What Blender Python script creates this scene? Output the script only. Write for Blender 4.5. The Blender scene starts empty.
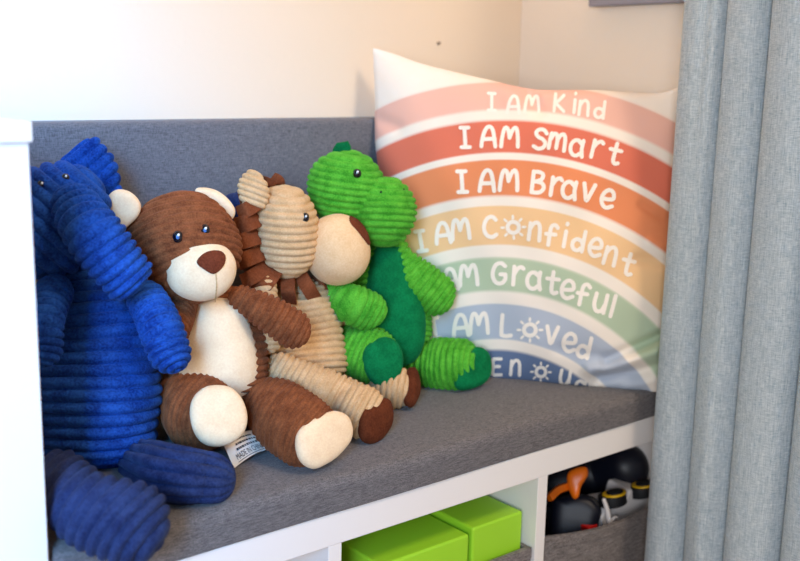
import bpy, math, random
import numpy as np
from mathutils import Vector, Matrix
from mathutils.bvhtree import BVHTree
random.seed(4); np.random.seed(4)
SC = bpy.context.scene; COL = SC.collection
PI = math.pi

# ------------------------------------------------------------------ camera
CP = np.array([-.0319, -.9103, .9178]); YAW, PIT, ROL, F = .6899, .1963, .0218, 1040.9
_d = np.array([math.sin(YAW)*math.cos(PIT), math.cos(YAW)*math.cos(PIT), -math.sin(PIT)])
_r0 = np.array([math.cos(YAW), -math.sin(YAW), 0.]); _u0 = np.cross(_r0, _d)
CR = _r0*math.cos(ROL) + _u0*math.sin(ROL); CU = -_r0*math.sin(ROL) + _u0*math.cos(ROL); CD = _d
def ray(x, y): return CD + CR*(x-400)/F + CU*(280.5-y)/F
def atd(x, y, d): return CP + ray(x, y)*d
def atY(x, y, Y): v = ray(x, y); return CP + v*(Y-CP[1])/v[1]
def atX(x, y, X): v = ray(x, y); return CP + v*(X-CP[0])/v[0]
def atZ(x, y, Z): v = ray(x, y); return CP + v*(Z-CP[2])/v[2]
def dep(p): return float((p-CP) @ CD)
def pix(p):
    v = np.asarray(p)-CP; z = v @ CD
    return np.array([400+F*(v@CR)/z, 280.5-F*(v@CU)/z])
cd = bpy.data.cameras.new('camera'); cam = bpy.data.objects.new('camera', cd); COL.objects.link(cam)
M = Matrix(((CR[0], CU[0], -CD[0], CP[0]), (CR[1], CU[1], -CD[1], CP[1]), (CR[2], CU[2], -CD[2], CP[2]), (0, 0, 0, 1)))
cam.matrix_world = M
cd.sensor_width = 36; cd.lens = F*36/800; cd.clip_start = .02
cd.dof.use_dof = True; cd.dof.focus_distance = 1.25; cd.dof.aperture_fstop = 4.0
SC.camera = cam

# ------------------------------------------------------------------ materials
def newmat(name):
    m = bpy.data.materials.new(name); m.use_nodes = True
    nt = m.node_tree; b = nt.nodes['Principled BSDF']; return m, nt, b
def L(nt, a, b): nt.links.new(a, b)
def lin(c):
    return tuple((x/12.92 if x <= .04045 else ((x+.055)/1.055)**2.4) for x in [v/255 for v in c])+(1,)
def plush(name, c1, c2, rough=.95, sheen=.25, scale=420, bump=.5, stretch=(1, 1, 1)):
    m, nt, b = newmat(name)
    tc = nt.nodes.new('ShaderNodeTexCoord'); mp = nt.nodes.new('ShaderNodeMapping'); mp.inputs['Scale'].default_value = stretch
    L(nt, tc.outputs['Object'], mp.inputs[0])
    n1 = nt.nodes.new('ShaderNodeTexNoise'); n1.inputs['Scale'].default_value = scale; n1.inputs['Detail'].default_value = 3
    n2 = nt.nodes.new('ShaderNodeTexNoise'); n2.inputs['Scale'].default_value = scale*.13; n2.inputs['Detail'].default_value = 3
    L(nt, mp.outputs[0], n1.inputs[0]); L(nt, mp.outputs[0], n2.inputs[0])
    ad = nt.nodes.new('ShaderNodeMath'); ad.operation = 'ADD'; L(nt, n1.outputs['Fac'], ad.inputs[0]); L(nt, n2.outputs['Fac'], ad.inputs[1])
    mr = nt.nodes.new('ShaderNodeMapRange'); mr.inputs[1].default_value = .75; mr.inputs[2].default_value = 1.25
    L(nt, ad.outputs[0], mr.inputs[0])
    mx = nt.nodes.new('ShaderNodeMix'); mx.data_type = 'RGBA'; L(nt, mr.outputs[0], mx.inputs[0])
    mx.inputs[6].default_value = lin(c1); mx.inputs[7].default_value = lin(c2)
    L(nt, mx.outputs[2], b.inputs['Base Color'])
    bp = nt.nodes.new('ShaderNodeBump'); bp.inputs['Strength'].default_value = bump; bp.inputs['Distance'].default_value = .0012
    L(nt, n1.outputs['Fac'], bp.inputs['Height']); L(nt, bp.outputs[0], b.inputs['Normal'])
    b.inputs['Roughness'].default_value = rough; b.inputs['Specular IOR Level'].default_value = .15
    b.inputs['Sheen Weight'].default_value = sheen; b.inputs['Sheen Roughness'].default_value = .4
    b.inputs['Sheen Tint'].default_value = lin(tuple(min(255, v+60) for v in c2))
    return m
def plain(name, c, rough=.5, spec=.5, var=0, scale=30, bump=0, bscale=200):
    m, nt, b = newmat(name)
    n = nt.nodes.new('ShaderNodeTexNoise'); n.inputs['Scale'].default_value = scale; n.inputs['Detail'].default_value = 4
    tc = nt.nodes.new('ShaderNodeTexCoord'); L(nt, tc.outputs['Object'], n.inputs[0])
    mx = nt.nodes.new('ShaderNodeMix'); mx.data_type = 'RGBA'; L(nt, n.outputs['Fac'], mx.inputs[0])
    mx.inputs[6].default_value = lin(tuple(v*(1-var) for v in c)); mx.inputs[7].default_value = lin(tuple(min(255, v*(1+var)) for v in c))
    L(nt, mx.outputs[2], b.inputs['Base Color'])
    b.inputs['Roughness'].default_value = rough; b.inputs['Specular IOR Level'].default_value = spec
    if bump:
        n2 = nt.nodes.new('ShaderNodeTexNoise'); n2.inputs['Scale'].default_value = bscale; n2.inputs['Detail'].default_value = 5
        L(nt, tc.outputs['Object'], n2.inputs[0])
        bp = nt.nodes.new('ShaderNodeBump'); bp.inputs['Strength'].default_value = bump; bp.inputs['Distance'].default_value = .001
        L(nt, n2.outputs['Fac'], bp.inputs['Height']); L(nt, bp.outputs[0], b.inputs['Normal'])
    return m
def weave(name, cd_, cl, s_thread=(25, 700, 700), s_cross=(700, 25, 700), rough=.9, bump=.4, mid=.5, gap=.22, sheen=.15):
    """heathered woven cloth: two sets of stretched noise threads"""
    m, nt, b = newmat(name); tc = nt.nodes.new('ShaderNodeTexCoord'); outs = []
    for s in (s_thread, s_cross):
        mp = nt.nodes.new('ShaderNodeMapping'); mp.inputs['Scale'].default_value = s; L(nt, tc.outputs['Object'], mp.inputs[0])
        n = nt.nodes.new('ShaderNodeTexNoise'); n.inputs['Scale'].default_value = 1; n.inputs['Detail'].default_value = 3; n.inputs['Roughness'].default_value = .6
        L(nt, mp.outputs[0], n.inputs[0]); outs.append(n.outputs['Fac'])
    ad = nt.nodes.new('ShaderNodeMath'); ad.operation = 'ADD'; L(nt, outs[0], ad.inputs[0]); L(nt, outs[1], ad.inputs[1])
    mr = nt.nodes.new('ShaderNodeMapRange'); mr.inputs[1].default_value = 2*mid-gap; mr.inputs[2].default_value = 2*mid+gap; L(nt, ad.outputs[0], mr.inputs[0])
    mx = nt.nodes.new('ShaderNodeMix'); mx.data_type = 'RGBA'; L(nt, mr.outputs[0], mx.inputs[0])
    mx.inputs[6].default_value = lin(cd_); mx.inputs[7].default_value = lin(cl); L(nt, mx.outputs[2], b.inputs['Base Color'])
    bp = nt.nodes.new('ShaderNodeBump'); bp.inputs['Strength'].default_value = bump; bp.inputs['Distance'].default_value = .0008
    L(nt, ad.outputs[0], bp.inputs['Height']); L(nt, bp.outputs[0], b.inputs['Normal'])
    b.inputs['Roughness'].default_value = rough; b.inputs['Specular IOR Level'].default_value = .2; b.inputs['Sheen Weight'].default_value = sheen
    return m
MW = plain('wall_paint', (243, 226, 204), .85, .2, .01, 3, .35, 90)
MW2 = plain('side_wall_paint', (250, 238, 224), .85, .2, .01, 3, .3, 90)
MFLOOR = plain('floor_wood', (150, 120, 92), .5, .4, .12, 8)
MLAC = plain('white_lacquer', (240, 234, 230), .35, .45, .004, 10)
MCUSH = weave('grey_upholstery', (76, 73, 75), (126, 121, 122), (110, 1100, 1100), (900, 260, 900), gap=.22, bump=.3)
MBACK = weave('backrest_upholstery', (84, 84, 90), (128, 128, 134), (110, 900, 900), (900, 900, 200), gap=.3, bump=.3)
MCUR = weave('curtain_linen', (144, 163, 177), (208, 217, 222), (1000, 1000, 55), (130, 130, 1100), .85, .4, gap=.26)
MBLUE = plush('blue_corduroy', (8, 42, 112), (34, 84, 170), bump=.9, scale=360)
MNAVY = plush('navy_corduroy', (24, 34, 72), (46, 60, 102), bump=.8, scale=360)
MBROWN = plush('brown_corduroy', (102, 54, 30), (146, 86, 52), scale=500)
MCREAM = plush('cream_plush', (238, 204, 164), (248, 220, 182), bump=.25)
MTAN = plush('tan_corduroy', (198, 158, 112), (222, 186, 142), scale=500)
MMUZ = plush('pale_tan_plush', (226, 186, 138), (238, 204, 160), bump=.15, sheen=.2)
MDBROWN = plush('dark_brown_plush', (78, 34, 16), (104, 52, 28), bump=.3, sheen=.1)
MNOSE = plush('nose_plush', (88, 38, 22), (116, 58, 36), bump=.3, sheen=.15)
MMANE = plush('brown_felt', (104, 52, 28), (134, 74, 44), bump=.3, sheen=.1)
MGREEN = plush('bright_green_corduroy', (56, 144, 34), (100, 190, 60), scale=500)
MDGREEN = plush('deep_green_plush', (0, 96, 52), (8, 124, 70), bump=.3)
MBLACK = plain('eye_black', (8, 10, 22), .12, .6)
MWHITE = plain('eye_white', (240, 244, 250), .6, .2)
MEYEB = plain('eye_blue', (70, 110, 170), .6, .2)
MLABEL = plain('satin_label', (238, 232, 222), .5, .3, .01)
MINK = plain('label_ink', (40, 38, 44), .7, .1)
MBOX = plain('green_card', (160, 216, 46), .42, .4, .01, 6)
MBIN = weave('grey_bin_fabric', (84, 78, 76), (140, 132, 130), (60, 700, 700), (420, 50, 600))
MPRINT = plain('print_white', (252, 244, 234), .85, .15)
MORANGE = plain('orange_plastic', (226, 108, 14), .35, .5)
MTIRE = plain('tyre_rubber', (22, 24, 28), .6, .3)
MYEL = plain('yellow_plastic', (236, 186, 20), .4, .5)
MTOYW = plain('white_plastic', (226, 220, 218), .35, .5)
MRED = plain('red_plastic', (190, 24, 22), .35, .5)
MTOYB = plain('navy_plastic', (10, 14, 28), .45, .4)
MFRAME = plain('frame_and_shade_grey', (150, 148, 162), .5, .4, .03)  # frame grey mixed with the tone of the shade band below it
MWOOD = plain('frame_wood', (128, 76, 48), .5, .3, .1)
MPAPER = plain('picture_paper', (214, 206, 200), .8, .2, .03)
MSTEEL = plain('nail_steel', (168, 150, 132), .4, .5)

# ------------------------------------------------------------------ object helpers
def mesh_obj(name, V, Fc, mat, parent=None, smooth=True):
    me = bpy.data.meshes.new(name); me.from_pydata([tuple(map(float, v)) for v in V], [], Fc); me.validate()
    me.materials.append(mat)
    if smooth: me.polygons.foreach_set('use_smooth', [True]*len(me.polygons))
    o = bpy.data.objects.new(name, me); COL.objects.link(o)
    if parent is not None:
        o.parent = parent; o.matrix_parent_inverse = parent.matrix_basis.inverted()
    return o
def thing(name, label, cat, loc, group=None):
    o = bpy.data.objects.new(name, None); o.empty_display_size = .05; COL.objects.link(o)
    o.location = tuple(loc); o['label'] = label; o['category'] = cat
    if group: o['group'] = group
    return o
def tag(o, label, cat, group=None):
    o['label'] = label; o['category'] = cat
    if group: o['group'] = group
    return o
def struct(o): o['kind'] = 'structure'; return o
def box(name, lo, hi, mat, parent=None, bev=.002, seg=2):
    x0, y0, z0 = lo; x1, y1, z1 = hi
    V = [(x, y, z) for z in (z0, z1) for y in (y0, y1) for x in (x0, x1)]
    Fc = [(0, 2, 3, 1), (4, 5, 7, 6), (0, 1, 5, 4), (2, 6, 7, 3), (0, 4, 6, 2), (1, 3, 7, 5)]
    o = mesh_obj(name, V, Fc, mat, parent, smooth=False)
    if bev:
        b = o.modifiers.new('bevel', 'BEVEL'); b.width = bev; b.segments = seg; b.limit_method = 'ANGLE'
    return o
def spt(p):
    """(px, py, mode, value, rpx) -> world point, radius in metres. 'Y' plane, 'd' distance, 'S' resting on the seat"""
    x, y, mode, val, r = p
    if mode == 'Y': w = atY(x, y, val); d = dep(w)
    elif mode == 'd': d = val
    elif mode == 'S': d = (CP[2]-SEAT)/(r*val/F-ray(x, y)[2])
    return atd(x, y, d), r*d/F
SEAT = .466
def rib(t, p=.45): return np.abs(np.cos(PI*np.asarray(t)))**p
def catmull(P, n):
    P = np.asarray(P, float); P = np.vstack([2*P[0]-P[1], P, 2*P[-1]-P[-2]]); out = []
    m = len(P)-3
    for t in np.linspace(0, m, n):
        i = min(int(t), m-1); s = t-i; a, b, c, d = P[i:i+4]
        out.append(.5*((2*b)+(-a+c)*s+(2*a-5*b+4*c-d)*s*s+(-a+3*b-3*c+d)*s**3))
    return np.array(out)
def grid_faces(nr, ns, close=True):
    Fc = []
    for i in range(nr-1):
        for j in range(ns if close else ns-1):
            k = (j+1) % ns; Fc.append((i*ns+j, i*ns+k, (i+1)*ns+k, (i+1)*ns+j))
    return Fc
def vnormals(G):
    """G: rows x segs x 3 (closed in segs)"""
    du = np.roll(G, -1, 1)-np.roll(G, 1, 1); dv = np.gradient(G, axis=0)
    n = np.cross(du, dv); l = np.linalg.norm(n, axis=2, keepdims=True); n = n/np.maximum(l, 1e-12); return n
def lump(P, amp, sc, seed):
    """low-frequency lumpiness"""
    rs = np.random.RandomState(seed); o = np.zeros(P.shape[:-1])
    for k in range(7):
        w = rs.normal(size=3)*sc; o += np.sin(P@w+rs.uniform(0, 6.28))
    return o*amp/3
def finish_grid(name, G, mat, parent, disp=None):
    nr, ns = G.shape[:2]
    V = G.reshape(-1, 3).tolist(); Fc = grid_faces(nr, ns)
    a = G[0].mean(0).tolist(); b = G[-1].mean(0).tolist(); V += [a, b]
    for j in range(ns):
        k = (j+1) % ns; Fc.append((nr*ns, k, j)); Fc.append((nr*ns+1, (nr-1)*ns+j, (nr-1)*ns+k))
    return mesh_obj(name, V, Fc, mat, parent)
def ribdisp(G, n, ribs, arc=None):
    """ribs: dict(kind='ring'|'plane'|'long', pitch, amp)"""
    if not ribs: return G
    kind = ribs['kind']; amp = ribs['amp']; wob = lump(G, .18, 25, 9)
    if kind == 'ring':
        f = rib(arc[:, None]/ribs['pitch']+wob*.6); w = 1
    elif kind == 'long':
        th = np.arange(G.shape[1])/G.shape[1]; f = rib(np.broadcast_to(th[None, :]*ribs['count'], G.shape[:2])); w = ribs['fade'][:, None]
    else:
        ax = ribs['axis']; c = ribs.get('center', 0)
        t = (G-c) @ ax
        if 'bend' in ribs: t = t+ribs['bend']*(((G-c) @ ribs['bax'])**2)
        f = rib(t/ribs['pitch']+wob*.5); w = np.sqrt(np.clip(1-(n@ax)**2, 0, 1))**.5
    return G+n*((f-.7)*w*amp*1.32)[..., None]
def tube(name, pts, mat, parent, ribs=None, cap=(1, 1), ns=72, squash=None, lumpy=.0018, nlen=None):
    W = [spt(p) for p in pts]; P = np.array([w[0] for w in W]); R = np.array([w[1] for w in W])
    n = 60; Q = catmull(np.hstack([P, R[:, None]]), n); C = Q[:, :3]; R = Q[:, 3]
    T = np.gradient(C, axis=0); T /= np.linalg.norm(T, axis=1, keepdims=True)
    # caps
    pre = []; post = []; K = 26
    for k in range(K):
        a = PI/2*(1-(k+.3)/K); pre.append((C[0]-T[0]*R[0]*cap[0]*math.sin(a), R[0]*math.cos(a), T[0]))
    for k in range(K):
        a = PI/2*((k+.7)/K); post.append((C[-1]+T[-1]*R[-1]*cap[1]*math.sin(a), R[-1]*math.cos(a), T[-1]))
    C = np.array([p[0] for p in pre]+list(C)+[p[0] for p in post]); R = np.array([p[1] for p in pre]+list(R)+[p[1] for p in post])
    T = np.array([p[2] for p in pre]+list(T)+[p[2] for p in post])
    s = np.concatenate([[0], np.cumsum(np.sqrt(np.sum(np.diff(C, axis=0)**2, axis=1)+np.diff(R)**2))])
    N = nlen or max(90, min(320, int(s[-1]/.0009)))
    t = np.linspace(0, s[-1], N)
    C = np.array([np.interp(t, s, C[:, k]) for k in range(3)]).T; R = np.interp(t, s, R); T = np.array([np.interp(t, s, T[:, k]) for k in range(3)]).T
    T /= np.linalg.norm(T, axis=1, keepdims=True)
    A = np.cross(T[0], CD); A /= np.linalg.norm(A); G = np.zeros((N, ns, 3)); th = np.linspace(0, 2*PI, ns, endpoint=False)
    for i in range(N):
        A = A-T[i]*(A@T[i]); A /= np.linalg.norm(A); B = np.cross(T[i], A)
        sq = squash if squash else (1, 1)
        G[i] = C[i]+R[i]*(np.cos(th)[:, None]*A*sq[0]+np.sin(th)[:, None]*B*sq[1])
    nn = vnormals(G)
    out = np.sign(np.sum(nn*(G-C[:, None, :]), axis=(1, 2)).sum()); nn *= out
    G = G+nn*lump(G, lumpy, 45, len(name)+len(pts))[..., None]
    if ribs and ribs['kind'] == 'long': ribs = dict(ribs, fade=np.clip(R/R.max()*1.3-.2, 0, 1))
    G = ribdisp(G, nn, ribs, t)
    if out < 0: G = G[:, ::-1]
    return finish_grid(name, G, mat, parent)
def frame_at(c, yaw=0, pitch=0):
    """right, up, toward-camera axes at c; yaw turns the toward axis to the right, pitch turns it up"""
    f = (c-CP); f = f/np.linalg.norm(f); t = -f
    r = np.cross(f, CU); r /= np.linalg.norm(r); u = np.cross(r, f)
    a, b = math.radians(yaw), math.radians(pitch)
    t2 = t*math.cos(a)+r*math.sin(a); r2 = r*math.cos(a)-t*math.sin(a)
    t3 = t2*math.cos(b)+u*math.sin(b); u3 = u*math.cos(b)-t2*math.sin(b)
    return r2, u3, t3
def ell(name, p, rx, ry, rz, mat, parent, rot=0, ribs=None, yaw=0, pitch=0, nr=150, ns=110, expo=2.0, lumpy=.0012, taper=0, poledir='up'):
    """ellipsoid: centre pixel spec p (x,y,mode,val), radii in px"""
    c, _ = spt(tuple(p)+(ry,)); m = dep(c)/F
    r, u, t = frame_at(c, yaw, pitch); a = math.radians(rot)
    e1 = r*math.cos(a)+u*math.sin(a); e2 = -r*math.sin(a)+u*math.cos(a)
    ph = np.linspace(.012, PI-.012, nr); th = np.linspace(0, 2*PI, ns, endpoint=False)
    y = np.cos(ph); q = np.sin(ph)
    y = np.sign(y)*np.abs(y)**(2/expo); q = q**(2/expo)
    X = q[:, None]*np.cos(th); Z = q[:, None]*np.sin(th); Y = np.broadcast_to(y[:, None], X.shape)
    X = X*(1-taper*Y)
    G = c+m*(rx*X[..., None]*e1+ry*Y[..., None]*e2+rz*Z[..., None]*t)
    nn = vnormals(G); nn *= np.sign(np.sum(nn*(G-c)))
    G = G+nn*lump(G, lumpy, 50, int(abs(rx*7+ry)))[..., None]
    if ribs:
        b = math.radians(ribs.get('rot', rot)); ax = -r*math.sin(b)+u*math.cos(b)
        tl = math.radians(ribs.get('tilt', 0)); ax = ax*math.cos(tl)+t*math.sin(tl)
        rb = dict(kind='plane', axis=ax, pitch=ribs['pitch']*m, amp=ribs['amp']*m, center=c)
        if 'bend' in ribs: rb['bend'] = ribs['bend']/(m*100); rb['bax'] = r*math.cos(b)+u*math.sin(b)
        G = ribdisp(G, nn, rb)
    return finish_grid(name, G[:, ::-1], mat, parent)
def pad(name, outline, spec, mat, parent, thick=6, back=None, yaw=0, pitch=0, ribs=None, puff=4, lumpy=.0006, nr=60, ns=180, smooth_out=True):
    """stuffed flat panel from a closed pixel outline lying in the plane through spec that faces the camera turned by yaw/pitch"""
    O = np.array(outline, float)
    if smooth_out:
        P = np.vstack([O[-1:], O, O[:2]]); S = []
        for i in range(len(O)):
            a, b, c, d = P[i:i+4] if i+4 <= len(P) else P[-4:]
            for s in np.linspace(0, 1, 12, endpoint=False): S.append(.5*((2*b)+(-a+c)*s+(2*a-5*b+4*c-d)*s*s+(-a+3*b-3*c+d)*s**3))
        O = np.array(S)
    cx = O.mean(0)
    seg = np.concatenate([[0], np.cumsum(np.linalg.norm(np.diff(np.vstack([O, O[:1]]), axis=0), axis=1))]); OO = np.vstack([O, O[:1]])
    t = np.linspace(0, seg[-1], ns, endpoint=False); O = np.array([np.interp(t, seg, OO[:, k]) for k in (0, 1)]).T
    c, _ = spt((cx[0], cx[1])+tuple(spec)+(thick,)); m = dep(c)/F
    r, u, tt = frame_at(c, yaw, pitch)
    def pl(x, y): v = ray(x, y); return CP+v*((c-CP)@tt)/(v@tt)
    W = np.array([pl(x, y) for x, y in O]); back = thick if back is None else back
    rows = []
    rad = np.concatenate([np.sin(np.linspace(.03, PI/2, nr//2)), np.sin(np.linspace(PI/2, PI-.03, nr//2))[1:]])
    sgn = np.concatenate([np.ones(nr//2), -np.ones(nr//2-1)])
    for q, s in zip(rad, sgn):
        h = (thick if s > 0 else back)*m*(1-q**puff)**.5 if q < 1 else 0
        rows.append(c+(W-c)*q+tt*h*s)
    G = np.array(rows); nn = vnormals(G); s0 = np.sign(np.sum(nn*(G-c))); nn *= s0
    G = G+nn*lump(G, lumpy, 70, int(thick*9+cx[0]))[..., None]
    if ribs:
        b = math.radians(ribs.get('rot', 0)); ax = -r*math.sin(b)+u*math.cos(b)
        rb = dict(kind='plane', axis=ax, pitch=ribs['pitch']*m, amp=ribs['amp']*m, center=c)
        if 'bend' in ribs: rb['bend'] = ribs['bend']/(m*100); rb['bax'] = r*math.cos(b)+u*math.sin(b)
        G = ribdisp(G, nn, rb)
    if s0 < 0: pass
    return finish_grid(name, G, mat, parent)
def strip(name, pts, width, mat, parent, thick=.0016, twist=0):
    """felt strip along a pixel path; width px"""
    W = [spt(tuple(p)+(width,)) for p in pts]; P = catmull([w[0] for w in W], 24); m = W[0][1]/width
    T = np.gradient(P, axis=0); T /= np.linalg.norm(T, axis=1, keepdims=True); V = []; Fc = []
    for i, (p, t) in enumerate(zip(P, T)):
        s = np.cross(t, CD); s /= np.linalg.norm(s); n = np.cross(s, t)
        a = math.radians(twist)*(i/23); s2 = s*math.cos(a)+n*math.sin(a); n2 = -s*math.sin(a)+n*math.cos(a)
        for q, h in ((-1, -1), (1, -1), (1, 1), (-1, 1)): V.append(p+s2*q*width*m/2+n2*h*thick)
    for i in range(23):
        for j in range(4): k = (j+1) % 4; Fc.append((i*4+j, i*4+k, i*4+4+k, i*4+4+j))
    Fc += [(3, 2, 1, 0), tuple(23*4+j for j in range(4))]
    return mesh_obj(name, V, Fc, mat, parent, smooth=False)
#ROOM
# ------------------------------------------------------------------ room
WY, WX = .41, 1.32; BF = .36
BT = float(atY(200, 120.6, BF)[2])
def quadbox(name, lo, hi, mat): return struct(box(name, lo, hi, mat, None, 0))
quadbox('floor', (-2.2, -2.6, -.05), (2.0, .55, 0), MFLOOR)
quadbox('wall_back', (-2.2, WY, 0), (WX+.1, WY+.1, 2.5), MW)
quadbox('wall_right', (WX, -2.6, 0), (WX+.1, WY, 2.5), MW2)
# nail hole in the wall
p = atY(438, 43, WY)
th = [i*PI/8 for i in range(16)]
V = [(p[0]+.0028*math.cos(a)*s, WY-dy, p[2]+.0028*math.sin(a)*s) for s, dy in ((1, .0), (1, .004), (.6, .0055)) for a in th]
Fc = [(i*16+j, i*16+(j+1) % 16, (i+1)*16+(j+1) % 16, (i+1)*16+j) for i in range(2) for j in range(16)]+[tuple(32+j for j in range(16))]
tag(mesh_obj('nail', V, Fc, MSTEEL), 'small nail head in the bare beige wall above the pillow', 'nail')
# picture frame on the right wall; its grey rail also paints the shade under it
pa = atX(588, 6.5, WX-.022); fz = pa[2]; fy = pa[1]
fr = thing('picture_frame', 'picture frame on the side wall above the pillow, its grey bottom edge taking in the shade beneath', 'picture frame', (WX, fy-.17, fz))
box('bottom_rail', (WX-.022, fy-.34, fz), (WX, fy, fz+.018), MFRAME, fr)
box('top_rail', (WX-.022, fy-.34, fz+.28), (WX, fy, fz+.298), MFRAME, fr)
box('side_rail', (WX-.022, fy-.018, fz+.018), (WX, fy, fz+.28), MFRAME, fr)
box('side_rail', (WX-.022, fy-.34, fz+.018), (WX, fy-.322, fz+.28), MFRAME, fr)
box('picture', (WX-.012, fy-.322, fz+.018), (WX-.004, fy-.018, fz+.28), MPAPER, fr, 0)

# ------------------------------------------------------------------ bench shelf unit
DX = float(atY(29, 142, -.004)[0]); BX0 = DX+.003; BX1 = WX-.004
un = thing('shelf_unit', 'low white cube shelf unit under the grey seat cushion', 'shelf unit', ((BX0+BX1)/2, .19, 0))
box('top_board', (BX0, 0, .38), (BX1, .39, .42), MLAC, un, .0012)
box('bottom_board', (BX0, 0, .0), (BX1, .39, .04), MLAC, un, .0012)
XR = [.6404, .9914]
for x in XR: box('divider', (x-.019, .0006, .04), (x, .39, .38), MLAC, un, .0008)
box('side_panel', (BX1-.019, .0006, .04), (BX1, .39, .38), MLAC, un, .0008)
box('side_panel', (BX0, .0006, .04), (BX0+.019, .39, .38), MLAC, un, .0008)
box('back_panel', (BX0+.04, .386, .04), (BX1-.02, .3895, .38), MLAC, un, 0)

# cushion
def slab(name, lo, hi, mat, r=.014, top_amp=.002, nx=160, nyz=None, crown=.004, axis='z'):
    lo = np.array(lo, float); hi = np.array(hi, float)
    prof = []
    (y0, z0), (y1, z1) = lo[1:], hi[1:]
    def arc(cy, cz, a0, a1, rr):
        for a in np.linspace(a0, a1, 7): prof.append((cy+rr*math.cos(a), cz+rr*math.sin(a)))
    arc(y0+.004, z0+.004, 1.5*PI, PI, .004)
    for z in np.linspace(z0+.006, z1-r-.002, 6): prof.append((y0, z))
    arc(y0+r, z1-r, PI, PI/2, r)
    for y in np.linspace(y0+r+.003, y1-r-.003, 26): prof.append((y, z1))
    arc(y1-r, z1-r, PI/2, 0, r)
    for z in np.linspace(z1-r-.002, z0+.006, 6): prof.append((y1, z))
    arc(y1-.004, z0+.004, 0, -PI/2, .004)
    prof = np.array(prof); X = np.linspace(lo[0], hi[0], nx); G = np.zeros((nx, len(prof), 3))
    cy, cz = (y0+y1)/2, (z0+z1)/2
    for i, x in enumerate(X):
        e = min(x-lo[0], hi[0]-x); k = 1 if e > r else math.sqrt(max(0, 1-((r-e)/r)**2)); sh = (1-k)*r
        pp = prof.copy(); pp[:, 0] = np.clip(pp[:, 0], y0+sh, y1-sh); pp[:, 1] = np.clip(pp[:, 1], z0+sh*.5, z1-sh)
        G[i, :, 0] = x; G[i, :, 1:] = pp
    on = (G[..., 2] > z0+.01)
    G[..., 2] += on*(crown*(1-((G[..., 1]-cy)/((y1-y0)/2))**4) + lump(G, top_amp, 14, 3))*((G[..., 2]-z0)/(z1-z0))
    G[..., 1] += (G[..., 1] < cy)*lump(G, top_amp*.7, 14, 5)
    return G
G = slab('seat_cushion', (BX0, -.004, .4205), (BX1-.004, BF-.003, .463), MCUSH, .013)
o = finish_grid('seat_cushion', G, MCUSH, None)
tag(o, 'long grey heathered seat cushion lying on top of the white shelf unit', 'seat cushion')
# back cushion panel: a slab standing up
G = slab('b', (BX0, .4655, 0), (BX1-.004, BT, .046), MBACK, .008, .0012, crown=.002)
G2 = G.copy(); G2[..., 1] = WY-.002-G[..., 2]; G2[..., 2] = G[..., 1]
o = finish_grid('back_cushion', G2, MBACK, None)
tag(o, 'upright grey upholstered back panel along the wall behind the toys', 'back cushion')

# dresser left
DZ = float(atY(31, 142, -.004)[2])
dr = thing('dresser', 'tall white dresser with overhanging top at the left end of the bench', 'dresser', (DX-.25, .18, 0))
dob = box('carcass', (DX-.5, -.004, 0), (DX, WY-.004, DZ), MLAC, dr, .0015)
box('dresser_top', (DX-.52, -.009, DZ), (DX+.002, WY-.004, DZ+.0185), MLAC, dr, .0015)

# ------------------------------------------------------------------ curtain
def curtain():
    gro = [(.0, 0), (.062, 0)]
    Yg = [float(atX(px, 561, 1.2)[1]) for px in (650, 689, 731, 787)]
    Yg += [Yg[-1]-.075, Yg[-1]-.135, Yg[-1]-.2, Yg[-1]-.26, Yg[-1]-.33]
    amp = [.050, .050, .062, .06, .045, .05, .045, .05]
    plan = []
    for k in range(len(Yg)-1):
        n = 36
        for i in range(n):
            s = i/n; f = abs(math.sin(PI*s))**.55
            plan.append((k+s, Yg[k]+(Yg[k+1]-Yg[k])*(s+.10*math.sin(2*PI*s)*(-1)), 1.215-amp[k]*f))
    plan = np.array(plan); zs = np.linspace(.02, 2.15, 90); G = np.zeros((len(zs), len(plan), 3))
    for i, z in enumerate(zs):
        w = .0025*np.sin(plan[:, 0]*2.1+z*3.1)+.0015*np.sin(plan[:, 0]*7+z*5)
        # small secondary pleat in the first fold, opening downwards
        s = plan[:, 0]; pl = -.006*np.exp(-((s-.62)/.07)**2)*min(1, max(0, (z-.7)/.35))
        pl = pl+.004*np.exp(-((s-1.55)/.1)**2)*min(1, max(0, (.9-z)/.5))
        G[i, :, 0] = plan[:, 2]+w-pl; G[i, :, 1] = plan[:, 1]+w*.5; G[i, :, 2] = z
    V = G.reshape(-1, 3); ns = G.shape[1]; Fc = grid_faces(len(zs), ns, False)
    o = mesh_obj('curtain', V, Fc, MCUR); s = o.modifiers.new('thick', 'SOLIDIFY'); s.thickness = .0015; s.offset = 1
    tag(o, 'grey-blue linen curtain hanging in soft folds beside the pillow', 'curtain')
curtain()
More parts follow.
